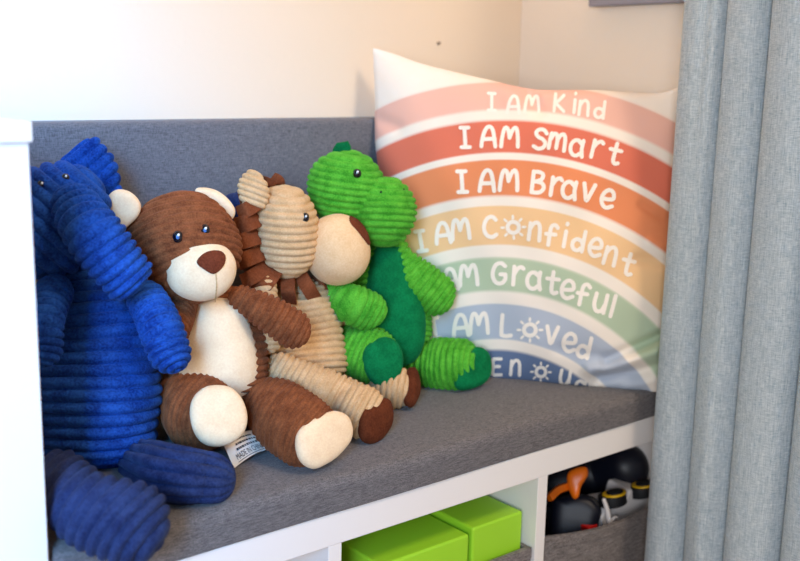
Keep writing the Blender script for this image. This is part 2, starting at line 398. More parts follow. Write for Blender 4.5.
#PILLOW
# ------------------------------------------------------------------ pillow
PA = np.array([.935, .325]); PB = np.array([1.215, -.005]); tt_ = (PB-PA)/np.linalg.norm(PB-PA)
pn = np.array([-(-tt_[1]), -tt_[0], 0]); pn = np.array([tt_[1], -tt_[0], 0.])   # horizontal normal toward camera
if pn @ (CP-np.array([PA[0], PA[1], CP[2]])) < 0: pn = -pn
LEAN = math.radians(6)
PN = pn*math.cos(LEAN)+np.array([0, 0, 1])*math.sin(LEAN); P0 = np.array([PA[0], PA[1], SEAT])
def onplane(x, y): v = ray(x, y); return CP+v*((P0-CP)@PN)/(v@PN)
top = [(373, 48), (392, 53), (420, 63), (455, 72), (490, 80), (520, 87), (545, 90), (595, 90), (640, 93), (665, 92), (684, 84)]
bot = [(384, 372), (420, 376), (470, 380), (530, 382.5), (580, 386), (625, 390), (659, 392)]
lef = [(373, 48), (374, 75), (375, 105), (375, 140), (379, 180), (382, 240), (383, 310), (384, 372)]
rig = [(684, 84), (680, 130), (677, 170), (673, 206), (672, 235), (672, 262), (668, 310), (664, 350), (659, 392)]
def curve_of(pts, n):
    P = catmull(pts, 200); s = np.concatenate([[0], np.cumsum(np.linalg.norm(np.diff(P, axis=0), axis=1))]); t = np.linspace(0, s[-1], n)
    return np.array([np.interp(t, s, P[:, k]) for k in (0, 1)]).T
NU, NV = 150, 150
ct, cb, cl, cr = curve_of(top, NU), curve_of(bot, NU), curve_of(lef, NV), curve_of(rig, NV)
uu = np.linspace(0, 1, NU)[None, :, None]; vv = np.linspace(0, 1, NV)[:, None, None]
PX = (1-vv)*ct[None]+vv*cb[None]+(1-uu)*cl[:, None]+uu*cr[:, None]-((1-uu)*(1-vv)*ct[0]+uu*(1-vv)*ct[-1]+(1-uu)*vv*cb[0]+uu*vv*cb[-1])
creases = [((606, 358), (664, 334), -.016, 6), ((590, 366), (664, 346), .012, 7), ((600, 376), (664, 366), -.012, 6), ((625, 388), (664, 378), .006, 5), ((640, 205), (668, 222), -.005, 4), ((636, 258), (670, 262), -.007, 6),
           ((650, 240), (672, 250), .004, 5), ((524, 84), (540, 112), -.009, 7), ((500, 84), (515, 104), .004, 8), ((380, 120), (400, 128), -.004, 7), ((560, 345), (612, 358), -.003, 7),
           ((420, 338), (470, 372), -.003, 8), ((545, 96), (620, 96), .003, 6)]
def pdist(P, a, b):
    a = np.array(a, float); b = np.array(b, float); t = np.clip(((P-a)@(b-a))/((b-a)@(b-a)), 0, 1); return np.linalg.norm(P-(a+t[..., None]*(b-a)), axis=-1), t
B0 = np.array([[onplane(*PX[i, j]) for j in range(NU)] for i in range(NV)])
U = np.broadcast_to(uu[..., 0]*2-1, (NV, NU)); Vv = np.broadcast_to(vv[..., 0]*2-1, (NV, NU))
puff = (np.clip(1-np.abs(U)**2.4, 0, 1)**.55)*(np.clip(1-np.abs(Vv)**2.4, 0, 1)**.55)
wr = np.zeros((NV, NU))
for a, b, am, w in creases:
    dd, t = pdist(PX, a, b); wr += am*np.exp(-(dd/w)**2)
wr += .0012*np.sin(PX[..., 0]*.05+PX[..., 1]*.09)+.001*np.sin(PX[..., 0]*.11-PX[..., 1]*.06)
edge = np.clip(puff*4, 0, 1)
Gf = B0+PN*(puff*.058+wr*edge)[..., None]; Gb = B0-PN*(puff*.045)[..., None]
pil = thing('pillow', 'square white pillow printed with pastel rainbow bands and words, propped in the bench corner', 'pillow', (PA[0]*.5+PB[0]*.5, PA[1]*.5+PB[1]*.5, SEAT))
V = np.vstack([Gf.reshape(-1, 3), Gb.reshape(-1, 3)]); Fc = []
for i in range(NV-1):
    for j in range(NU-1):
        a = i*NU+j; Fc.append((a, a+NU, a+NU+1, a+1)); b = a+NV*NU; Fc.append((b, b+1, b+NU+1, b+NU))
def stitch(ids):
    for a, b in zip(ids[:-1], ids[1:]): Fc.append((a, b, b+NV*NU, a+NV*NU))
# print coordinate of every vertex: metres across/up the cloth, laid flat
MP_, ntp, bp_ = newmat('rainbow_print')
case = mesh_obj('pillowcase', V, Fc, MP_, pil)
bmw = case.data
ta3 = np.array([tt_[0], tt_[1], 0.]); ub = np.cross(PN, ta3); ub = ub if ub[2] > 0 else -ub
def flat(p): q = np.asarray(p)-P0; return q@ta3, q@ub
at = bmw.attributes.new('cloth', 'FLOAT_VECTOR', 'POINT')
q = V-P0; at.data.foreach_set('vector', np.stack([q@ta3, q@ub, np.concatenate([np.zeros(NV*NU), np.ones(NV*NU)])], 1).astype(np.float32).ravel())
bvh = BVHTree.FromPolygons([Vector(v) for v in Gf.reshape(-1, 3)], [(i*NU+j, (i+1)*NU+j, (i+1)*NU+j+1, i*NU+j+1) for i in range(NV-1) for j in range(NU-1)])
def hit(x, y, off=.0007):
    h = bvh.ray_cast(Vector(CP), Vector(ray(x, y)).normalized())
    if h[0] is None: return None
    n = np.array(h[1]); n = n if n@(CP-np.array(h[0])) > 0 else -n
    return np.array(h[0])+n*off
BANDS = [
 ('t', [(377,106),(413.5,90),(450,87.5),(499,91),(605.5,96.7),(640,104),(668,112)]),
 ('b', [(403,126.6),(435,116),(480,112),(552,117),(605.5,124.5),(648,139.5),(670,151)]),
 ('t', [(381,154),(409,134),(445.5,122.3),(488,120),(584,131),(627,144),(670,165)]),
 ('b', [(400,171),(439,158.7),(488,152),(520,154),(563,160),(605.5,170.5),(648,188.7),(664,205)]),
 ('t', [(400,180),(443,166),(486,162),(530,163),(573,168.6),(611,177),(641,192),(663,212)]),
 ('b', [(416,212.5),(443,204),(486,196.4),(528.5,197),(573,203),(611,218),(641,236),(662,253)]),
 ('t', [(417,219),(443,211.4),(486,207.5),(530,210),(573,215.7),(616,233),(656,260)]),
 ('b', [(428,255),(464,245.6),(507,242.4),(530,244.6),(573,255),(616,277),(655,320)]),
 ('t', [(442,267),(485,256),(530,257),(555,265),(580,274),(617,297),(645,317)]),
 ('b', [(455,296),(497,291),(530,293),(580,310),(612,332)]),
 ('t', [(417.5,321),(455,308.6),(497,306),(530,308),(567,318.6),(605,337)]),
 ('b', [(492,341),(522,342),(530,343.6),(580,361)]),
 ('t', [(492,353.5),(522,354.5),(530,357),(567,367),(590,379)]),
]
# common centre of the printed arcs, fitted on the cloth
pts = []
for k, (_, ps) in enumerate(BANDS):
    for x, y in ps:
        h = hit(x, y, 0)
        if h is not None: a, b = flat(h); pts.append((k, a, b))
pts = np.array(pts); cx0, cy0, ax_ = .2, 0., 1.0
nb = len(BANDS); X = np.concatenate([[.2, -.05, 1.], np.full(nb, .3)])
def resf(X):
    k = pts[:, 0].astype(int); return np.sqrt(((pts[:, 1]-X[0])*X[2])**2+(pts[:, 2]-X[1])**2)-X[3+k]
for it in range(60):
    r0 = resf(X); J = np.array([(resf(X+np.eye(len(X))[i]*1e-6)-r0)/1e-6 for i in range(len(X))]).T
    X = X-np.linalg.solve(J.T@J+1e-5*np.eye(len(X)), J.T@r0)
RC = X[:3]; RAD = X[3:]
print('PRINT centre', RC.round(3), 'radii', RAD.round(3), 'rms', float(np.sqrt((resf(X)**2).mean())))
atn = ntp.nodes.new('ShaderNodeAttribute'); atn.attribute_name = 'cloth'
sb = ntp.nodes.new('ShaderNodeVectorMath'); sb.operation = 'SUBTRACT'; sb.inputs[1].default_value = (RC[0], RC[1], 0); L(ntp, atn.outputs['Vector'], sb.inputs[0])
ml = ntp.nodes.new('ShaderNodeVectorMath'); ml.operation = 'MULTIPLY'; ml.inputs[1].default_value = (RC[2], 1, 0); L(ntp, sb.outputs[0], ml.inputs[0])
ln = ntp.nodes.new('ShaderNodeVectorMath'); ln.operation = 'LENGTH'; L(ntp, ml.outputs[0], ln.inputs[0])
sx = ntp.nodes.new('ShaderNodeSeparateXYZ'); L(ntp, atn.outputs['Vector'], sx.inputs[0])
cr_ = ntp.nodes.new('ShaderNodeValToRGB'); cr_.color_ramp.interpolation = 'LINEAR'
WHT = (250, 240, 228)
bcol = [(240, 190, 174), (226, 122, 98), (236, 146, 100), (246, 204, 154), (186, 204, 176), (184, 194, 210), (104, 124, 158)]
stops = [(0, bcol[6])]; rr = sorted(RAD)
seq = [(RAD[12], bcol[6], WHT), (RAD[11], WHT, bcol[5]), (RAD[10], bcol[5], WHT), (RAD[9], WHT, bcol[4]), (RAD[8], bcol[4], WHT), (RAD[7], WHT, bcol[3]),
       (RAD[6], bcol[3], WHT), (RAD[5], WHT, bcol[2]), (RAD[4], bcol[2], WHT), (RAD[3], WHT, bcol[1]), (RAD[2], bcol[1], WHT), (RAD[1], WHT, bcol[0]), (RAD[0], bcol[0], WHT)]
# the ramp holds 32 stops at most
mrp = ntp.nodes.new('ShaderNodeMapRange'); mrp.inputs[2].default_value = float(RAD.max()*1.05); L(ntp, ln.outputs['Value'], mrp.inputs[0]); L(ntp, mrp.outputs[0], cr_.inputs[0])
el = cr_.color_ramp.elements; el[0].position = 0; el[0].color = lin(bcol[6]); el[1].position = 1; el[1].color = lin(WHT)
for rv, ca, cb_ in seq:
    t = rv/(RAD.max()*1.05); e = el.new(t-.0012); e.color = lin(ca); e = el.new(t+.0012); e.color = lin(cb_)
mxp = ntp.nodes.new('ShaderNodeMix'); mxp.data_type = 'RGBA'; L(ntp, sx.outputs['Z'], mxp.inputs[0]); L(ntp, cr_.outputs[0], mxp.inputs[6]); mxp.inputs[7].default_value = lin(WHT)
L(ntp, mxp.outputs[2], bp_.inputs['Base Color']); bp_.inputs['Roughness'].default_value = .85; bp_.inputs['Specular IOR Level'].default_value = .2; bp_.inputs['Sheen Weight'].default_value = .1
nz = ntp.nodes.new('ShaderNodeTexNoise'); nz.inputs['Scale'].default_value = 500; bb = ntp.nodes.new('ShaderNodeBump'); bb.inputs['Strength'].default_value = .15; bb.inputs['Distance'].default_value = .0006
L(ntp, nz.outputs['Fac'], bb.inputs['Height']); L(ntp, bb.outputs[0], bp_.inputs['Normal'])

# hand-lettered glyphs: strokes in a unit box, baseline y=0, cap height y=1, x centred on 0
def arcp(cx, cy, rx, ry, a0, a1, n=14): return [(cx+rx*math.cos(math.radians(a)), cy+ry*math.sin(math.radians(a))) for a in np.linspace(a0, a1, n)]
GL = {
 'I': [[(0, .02), (0, .98)], [(-.17, 1), (.17, .98)], [(-.17, .02), (.19, .0)]],
 'A': [[(-.3, 0), (-.27, .3), (-.2, .65), (-.08, .93), (.06, .98), (.17, .85), (.24, .5), (.3, .0)], [(-.26, .36), (.27, .38)]],
 'M': [[(-.36, 0), (-.34, .4), (-.27, .85), (-.17, .95), (-.08, .8), (-.02, .45)], [(-.02, .45), (.08, .8), (.2, .97), (.29, .85), (.34, .45), (.36, .03)]],
 'K': [[(-.22, 0), (-.2, 1)], [(.22, .95), (0, .65), (-.18, .48)], [(-.18, .48), (.05, .25), (.27, .02)]],
 'i': [[(0, .0), (0, .58)], [(0, .84), (.005, .87)]],
 'n': [[(-.2, .0), (-.19, .62)], [(-.19, .4), (-.08, .6), (.06, .66), (.17, .5), (.2, .0)]],
 'd': [arcp(-.05, .28, .2, .27, 60, 330), [(.2, 0), (.2, .5), (.2, .98)], [(-.02, .54), (.1, .5), (.18, .35)]],
 'S': [[(.24, .8), (.1, .96), (-.1, .95), (-.22, .78), (-.12, .6), (.08, .5), (.22, .32), (.16, .1), (-.05, .0), (-.26, .1)]],
 'm': [[(-.34, .05), (-.33, .5), (-.3, .8)], [(-.31, .5), (-.2, .78), (-.08, .78), (-.02, .55), (-.02, .1)], [(-.02, .5), (.1, .78), (.23, .82), (.31, .6), (.33, .02)]],
 'a': [arcp(-.03, .3, .22, .3, 50, 320), [(.2, .62), (.19, .3), (.25, .0)], [(.05, .56), (.17, .46), (.19, .35)]],
 'r': [[(-.12, .0), (-.12, .66)], [(-.12, .36), (.0, .58), (.14, .66), (.22, .6)]],
 't': [[(-.02, 1), (-.02, .5), (.0, .12), (.1, .0), (.22, .06)], [(-.24, .66), (.24, .68)]],
 'B': [[(-.22, 0), (-.22, 1)], [(-.22, .97), (.0, 1), (.17, .9), (.14, .68), (-.05, .55), (-.18, .52)], [(-.1, .54), (.16, .48), (.26, .28), (.14, .06), (-.08, .0), (-.22, .03)]],
 'v': [[(-.2, .62), (-.1, .3), (.0, .02), (.1, .3), (.2, .64)]],
 'e': [[(-.18, .3), (.05, .32), (.2, .38), (.16, .58), (.0, .66), (-.15, .55), (-.22, .32), (-.15, .1), (.02, .0), (.22, .1)]],
 'C': [[(.22, .84), (.08, .98), (-.12, .92), (-.25, .65), (-.26, .35), (-.14, .08), (.08, .0), (.25, .12)]],
 'G': [[(.22, .84), (.06, .97), (-.14, .9), (-.26, .62), (-.26, .3), (-.12, .04), (.1, .02), (.24, .2), (.24, .44)], [(.24, .44), (.04, .44)]],
 'f': [[(.2, .88), (.08, 1), (-.06, .92), (-.1, .65), (-.1, .0)], [(-.26, .52), (.14, .54)]],
 'u': [[(-.2, .64), (-.2, .25), (-.08, .02), (.1, .06), (.19, .3)], [(.2, .66), (.2, .0)]],
 'l': [[(0, 1), (0, .0)]],
 'L': [[(-.16, 1), (-.18, .4), (-.17, .04)], [(-.17, .04), (.0, .0), (.22, .04)]],
 'E': [[(.2, .96), (-.1, .95), (-.2, .9), (-.2, .5), (-.2, .08), (-.1, .02), (.22, .04)], [(-.2, .5), (.12, .52)]],
 'g': [arcp(-.03, .35, .2, .27, 50, 320), [(.2, .6), (.2, .1), (.12, -.2), (-.1, -.25), (-.2, -.15)]],
 'h': [[(-.2, 1), (-.2, 0)], [(-.2, .38), (-.06, .6), (.1, .62), (.19, .45), (.2, 0)]],
 'O': [arcp(0, .46, .24, .27, 0, 360, 26)]+[[(.40*math.cos(a), .46+.44*math.sin(a)), (.50*math.cos(a), .46+.55*math.sin(a))] for a in [k*PI/4+.1 for k in range(8)]],
}
ROWS = [
 ('I AM Kind', 17, [('I', 491.7, 102), ('A', 513.5, 104.5), ('M', 532, 104), ('K', 559, 103), ('i', 574.6, 105.6), ('n', 584, 108.2), ('d', 600, 109.5)]),
 ('', 20, [('I', 465, 137.5), ('A', 488.5, 136.5), ('M', 510, 137), ('S', 540.6, 139), ('m', 557.5, 142), ('a', 577, 147.5), ('r', 596, 149.5), ('t', 615, 153.5)]),
 ('', 21, [('I', 462, 181.7), ('A', 487, 180.5), ('M', 509, 180), ('B', 538, 182.5), ('r', 555, 187), ('a', 569.5, 189.5), ('v', 588, 192.5), ('e', 607.5, 199)]),
 ('', 20.5, [('I', 421, 241), ('A', 442.8, 232.8), ('M', 460.6, 229), ('C', 490.5, 226.7), ('O', 513.4, 226.5), ('n', 534.8, 231.4), ('f', 552, 235), ('i', 565, 238), ('d', 579, 240.5), ('e', 595.4, 247.5), ('n', 610.5, 256), ('t', 628, 264)]),
 ('', 21, [('A', 450, 279), ('M', 468.5, 275), ('G', 499.5, 273), ('r', 517, 276), ('a', 534, 280), ('t', 552.6, 282.5), ('e', 567.6, 289.5), ('f', 583.7, 294.5), ('u', 600, 303), ('l', 613, 306)]),
 ('', 21, [('I', 434.6, 328), ('A', 460.6, 325), ('M', 479, 323), ('L', 506, 325.5), ('O', 530, 329), ('v', 551.6, 335), ('e', 569.4, 342.5), ('d', 584.5, 347)]),
 ('', 17, [('E', 497, 366.5), ('n', 515.5, 367.6), ('O', 541, 371), ('u', 565, 377.5), ('g', 581, 383), ('h', 594, 386)]),
]
LOW = set('inarmveu')
for _, H, row in ROWS:
    TXV, TXF = [], []
    for gch, gx, gy in row:
        ang = -math.atan((gx-484)*.0021) if gx > 484 else -math.atan((gx-484)*.0028)
        if H == 17 and gx < 610 and gy < 120: ang *= .5
        vc = .5 if gch not in LOW else .42
        if gch == 'i': vc = .42
        ca, sa = math.cos(ang), math.sin(ang)
        for st in GL[gch]:
            P = np.array(catmull(st, max(8, 5*len(st)))) if len(st) > 2 else np.array([np.array(st[0])+(np.array(st[1])-np.array(st[0]))*t for t in np.linspace(0, 1, 8)])
            P = P*np.array([H*(1.3 if gch in LOW and gch != 'm' else 1.16), H*(1.3 if gch in LOW and gch != 'm' else 1.0)]); P[:, 1] -= vc*H
            T = np.gradient(P, axis=0); T /= np.maximum(np.linalg.norm(T, axis=1, keepdims=True), 1e-9); N = np.stack([-T[:, 1], T[:, 0]], 1)
            hw = H*.098 if gch != 'O' or len(st) > 3 else H*.06
            left, right = [], []
            ext = [(-a) for a in (.95, .7, .35)]
            ring = []
            for k, a in enumerate((-1.0, -.75, -.4)):
                ring.append((P[0]+T[0]*hw*a, math.sqrt(max(.02, 1-a*a)), N[0]))
            for pI, nI in zip(P, N): ring.append((pI, 1, nI))
            for a in (.4, .75, 1.0): ring.append((P[-1]+T[-1]*hw*a, math.sqrt(max(.02, 1-a*a)), N[-1]))
            base = len(TXV); ok = True; tmp = []
            for c_, w_, n_ in ring:
                for s_ in (1, 0, -1):
                    q_ = c_+n_*hw*w_*s_; X_ = gx+q_[0]*ca-(-q_[1])*sa*(-1)*(-1)
                    xx = gx+q_[0]*ca+q_[1]*sa*(-1)*(-1); yy = gy-(q_[1]*ca-q_[0]*sa*(-1)*(-1))
                    xx = gx+(q_[0]*ca-q_[1]*sa); yy = gy-(q_[0]*sa+q_[1]*ca)
                    h = hit(xx, yy); tmp.append(h)
            idx = {}
            for k, h in enumerate(tmp):
                if h is not None: idx[k] = len(TXV); TXV.append(h)
            for i in range(len(ring)-1):
                for j in range(2):
                    f_ = [i*3+j, i*3+j+1, i*3+3+j+1, i*3+3+j]
                    if all(k in idx for k in f_): TXF.append(tuple(idx[k] for k in f_))
    lt = mesh_obj('lettering', TXV, TXF, MPRINT, pil); lt['label'] = 'white hand-lettered words printed along one rainbow band'
#TOYS
PITCH_B, PITCH_S = 13.0, 7.0
def ring(px_, amp, d=1.25): return dict(kind='ring', pitch=px_*d/F, amp=amp*d/F)
def planer(rot, px_, amp, d=1.25, at_=(0, 0), bend=0):
    a = math.radians(rot); c = atd(at_[0], at_[1], d)
    return dict(kind='plane', axis=CR*math.cos(a)+CU*math.sin(a), pitch=px_*d/F, amp=amp*d/F, center=c, bend=bend/(d/F*100), bax=-CR*math.sin(a)+CU*math.cos(a))
# ------------------------------------------------------------------ elephant
c0, _ = spt((98, 450, 'Y', .21, 10))
el_ = thing('stuffed_elephant', 'royal blue corduroy stuffed elephant seated at the left end beside the dresser', 'stuffed animal', (c0[0], c0[1], SEAT), 'corduroy stuffed animals on the bench')
rb = ring(12.5, 6, 1.15)
tube('torso', [(92, 285, 'Y', .25, 42), (96, 330, 'Y', .235, 55), (97, 390, 'Y', .22, 63), (97, 440, 'Y', .21, 58)], MBLUE, el_, rb, cap=(.7, .45), ns=110)
ell('head', (53, 220, 'Y', .235), 54, 61, 52, MBLUE, el_, rot=-35, ribs=dict(pitch=12.5, amp=5, rot=-42))
tube('trunk', [(76, 207, 'Y', .18, 25), (90, 230, 'Y', .155, 28), (110, 256, 'Y', .14, 27), (131, 280, 'Y', .13, 26)], MBLUE, el_, ring(9.5, 4.6, 1.12), cap=(.9, .45), ns=90)
pad('ear', [(60, 165), (70, 152), (82, 141), (91, 137), (99, 139), (105, 147), (112, 156), (117, 167), (120, 180), (121, 194), (112, 208), (95, 210), (75, 190)], ('Y', .29), MBLUE, el_, thick=8, back=6, yaw=-10, ribs=dict(pitch=11, amp=3.8, rot=42))
pad('ear', [(30, 165), (15, 152), (2, 155), (-6, 175), (-5, 200), (8, 225), (28, 215), (36, 190)], ('Y', .27), MBLUE, el_, thick=7, ribs=dict(pitch=11, amp=3, rot=-40))
def eye(cx, cy, Y, r, parent, ry=None, dots=True, white=False, spec=('Y',)):
    e = ell('eye', (cx, cy, 'Y', Y), r, ry or r*1.15, r*.8, MBLACK, parent, nr=24, ns=32, lumpy=0)
    m = ell('eye_highlight', (cx+r*.15, cy-r*.3, 'd', dep(spt((cx, cy, 'Y', Y, 1))[0])-r*.72*1.2/F), r*.25, r*.28, r*.25, MWHITE, e, nr=14, ns=18, lumpy=0)
    return e
def surf_eye(cx, cy, parent, r, ry=None, hosts=(), out=.35, blue=False):
    """eye set into the plush surface under that spot"""
    best = None; dg = bpy.context.evaluated_depsgraph_get()
    for h in hosts:
        bt = BVHTree.FromPolygons([h.matrix_world @ v.co for v in h.data.vertices] if False else [v.co+Vector(0 for _ in range(3)) if False else v.co for v in h.data.vertices], [tuple(p.vertices) for p in h.data.polygons])
        q_ = bt.ray_cast(Vector(CP), Vector(ray(cx, cy)).normalized())
        if q_[0] is not None and (best is None or q_[3] < best[1]): best = (np.array(q_[0]), q_[3], np.array(q_[1]))
    p_, _, n_ = best; d = dep(p_); m = d/F
    e = ell('eye', (cx, cy, 'd', d+r*.25*m), r, ry or r*1.2, r*.75, MBLACK, parent, nr=24, ns=32, lumpy=0)
    if blue: ell('eye_ring', (cx, cy+r*.1, 'd', d-r*.25*m), r*.42, (ry or r*1.2)*.4, r*.3, MEYEB, e, nr=14, ns=18, lumpy=0)
    ell('eye_highlight', (cx+r*.15, cy-r*.35, 'd', d-r*.55*m), r*.25, r*.28, r*.22, MWHITE, e, nr=14, ns=18, lumpy=0)
    return e
kids = {c.name: c for c in el_.children}
def part_of(t, base): return [c for c in t.children if c.name.split('.')[0] in (base if isinstance(base, tuple) else (base,))]
surf_eye(41.5, 184.5, el_, 4.2, 4.2, part_of(el_, 'head')); surf_eye(65.5, 177.5, el_, 4.0, 4.0, part_of(el_, 'head'))
tube('arm', [(146, 300, 'Y', .165, 18), (161, 328, 'Y', .13, 21), (172, 354, 'Y', .11, 20)], MBLUE, el_, ring(8.5, 4.6, 1.15), cap=(1, .9))
tube('arm', [(55, 292, 'Y', .2, 18), (45, 322, 'Y', .17, 19), (42, 350, 'Y', .16, 18)], MBLUE, el_, ring(8.5, 3.4, 1.1), cap=(1, .9))
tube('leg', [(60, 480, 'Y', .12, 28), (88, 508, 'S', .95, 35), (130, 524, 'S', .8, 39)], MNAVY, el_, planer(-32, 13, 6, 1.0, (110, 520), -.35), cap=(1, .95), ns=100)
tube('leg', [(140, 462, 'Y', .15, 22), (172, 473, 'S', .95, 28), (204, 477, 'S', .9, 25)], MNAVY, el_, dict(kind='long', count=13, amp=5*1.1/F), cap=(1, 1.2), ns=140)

# ------------------------------------------------------------------ bear
c0, _ = spt((216, 400, 'Y', .2, 10))
be = thing('stuffed_bear', 'brown corduroy teddy bear with cream belly and muzzle between the elephant and the lion', 'stuffed animal', (c0[0], c0[1], SEAT), 'corduroy stuffed animals on the bench')
tube('torso', [(212, 306, 'Y', .24, 36), (216, 345, 'Y', .215, 49), (222, 385, 'Y', .2, 46)], MBROWN, be, ring(7, 3.4, 1.3), cap=(.6, .5), ns=96)
pad('belly', [(176, 306), (200, 298), (226, 298), (240, 305), (250, 325), (257, 350), (258, 375), (250, 392), (236, 402), (215, 408), (190, 400), (178, 370), (172, 335)], ('d', dep(spt((216, 345, 'Y', .215, 49))[0])-.033), MCREAM, be, thick=26, back=22, puff=2.6, yaw=0, pitch=0)
ell('head', (183, 249, 'Y', .205), 58, 57, 52, MBROWN, be, rot=12, ribs=dict(pitch=7.3, amp=3.3, rot=12, tilt=-12, bend=.3), ns=130)
ell('muzzle', (201, 270, 'Y', .155), 35.5, 31.5, 26, MCREAM, be, rot=10, lumpy=.0006)
for x, y, rx, ry, rot in ((123, 210, 17, 20, 25),):
    pass
pad('ear', [(107, 205), (110, 195), (119, 190), (131, 193), (140, 203), (139, 214), (131, 224), (122, 229), (112, 218)], ('Y', .215), MCREAM, be, thick=7, back=7)
pad('ear', [(195, 190), (204, 187), (216, 190), (228, 199), (235, 210), (232, 219), (224, 216), (210, 214), (198, 206)], ('Y', .215), MCREAM, be, thick=7, back=7)
surf_eye(177.7, 236.8, be, 5.2, 6.2, part_of(be, 'head'), blue=True); surf_eye(205, 230, be, 4.8, 5.9, part_of(be, 'head'), blue=True)
def surf_pad(name, outline, hosts, mat, parent, lift=.0012, nr=10, sub=5):
    """thin cloth patch following the plush surface under the outline"""
    O = curve_closed(outline, 60); c = O.mean(0); V = []; Fc = []
    bts = [BVHTree.FromPolygons([v.co for v in h.data.vertices], [tuple(p.vertices) for p in h.data.polygons]) for h in hosts]
    def cast(x, y):
        best = None
        for bt in bts:
            q_ = bt.ray_cast(Vector(CP), Vector(ray(x, y)).normalized())
            if q_[0] is not None and (best is None or q_[3] < best[3]): best = q_
        if best is None: return None
        n = np.array(best[1]); n = n if n@ray(x, y) < 0 else -n
        return np.array(best[0]), n
    rows = []
    for k in range(nr+1):
        q = k/nr; row = []
        for x, y in O:
            X_ = c+(np.array([x, y])-c)*max(q, .02); h = cast(*X_)
            if h is None: h = (atd(X_[0], X_[1], rows[-1][len(row)][3]), np.array(-CD))
            p_, n_ = h; row.append((p_+n_*lift*(1 if q < .95 else -.6), n_, X_, dep(p_)))
        rows.append(row)
    for row in rows: V += [r_[0] for r_ in row]
    n = len(O)
    for i in range(nr):
        for j in range(n): k = (j+1) % n; Fc.append((i*n+j, (i+1)*n+j, (i+1)*n+k, i*n+k))
    Fc.append(tuple(range(n)))
    o = mesh_obj(name, V, Fc, mat, parent); return o
def curve_closed(O, n):
    O = np.array(O, float); S = []; P = np.vstack([O[-1:], O, O[:2]])
    for i in range(len(O)):
        a, b, c, d = P[i:i+4]
        for s in np.linspace(0, 1, 10, endpoint=False): S.append(.5*((2*b)+(-a+c)*s+(2*a-5*b+4*c-d)*s*s+(-a+3*b-3*c+d)*s**3))
    S = np.array(S+[S[0]]); L_ = np.concatenate([[0], np.cumsum(np.linalg.norm(np.diff(S, axis=0), axis=1))]); t = np.linspace(0, L_[-1], n, endpoint=False)
    return np.array([np.interp(t, L_, S[:, k]) for k in (0, 1)]).T
surf_pad('nose', [(196, 262.5), (202, 254), (211, 250.5), (221, 251), (226, 257), (223.5, 267), (214, 274.5), (204, 270)], part_of(be, 'muzzle'), MNOSE, be, .0022)
surf_pad('mouth_seam', [(215.4, 274), (216.6, 274), (217.2, 286), (215.8, 301), (214.8, 301), (216, 286)], part_of(be, 'muzzle'), MTAN, be, .0006)
tube('arm', [(243, 299, 'Y', .17, 14), (264, 311, 'Y', .15, 19), (292, 328, 'Y', .13, 20)], MBROWN, be, ring(6.6, 3.4, 1.25), cap=(1, .95))
tube('arm', [(182, 305, 'Y', .19, 15), (170, 330, 'Y', .17, 18), (168, 350, 'Y', .165, 17)], MBROWN, be, ring(6.3, 2.4, 1.2), cap=(1, .9))
tube('leg', [(192, 385, 'd', 1.33, 28), (191, 402, 'd', 1.285, 34), (204, 415, 'd', 1.235, 37), ], MBROWN, be, planer(-12, 6, 3, 1.24, (216, 416), -.9), cap=(1, .75), ns=96)
tube('leg', [(258, 400, 'Y', .17, 26), (280, 414, 'Y', .12, 33), (306, 433, 'S', .93, 33)], MBROWN, be, planer(-24, 5.6, 2.9, 1.24, (325, 440), -.6), cap=(1, .75), ns=96)
legs = part_of(be, 'leg')
pad('foot_pad', [(190, 412), (194, 397), (205, 387), (218, 385), (232, 389), (243, 400), (247, 415), (244, 431), (234, 442), (219, 447), (203, 443), (193, 430)], ('d', 1.198), MCREAM, be, thick=9, back=10, yaw=12, pitch=10)
pad('foot_pad', [(297, 447), (299, 432), (309, 421), (322, 414), (336, 411), (347, 416), (352, 428), (350, 441), (340, 453), (328, 463), (314, 469), (302, 462)], ('d', dep(spt((306, 433, 'S', .93, 33))[0])-.012), MCREAM, be, thick=10, back=10, yaw=38, pitch=0)
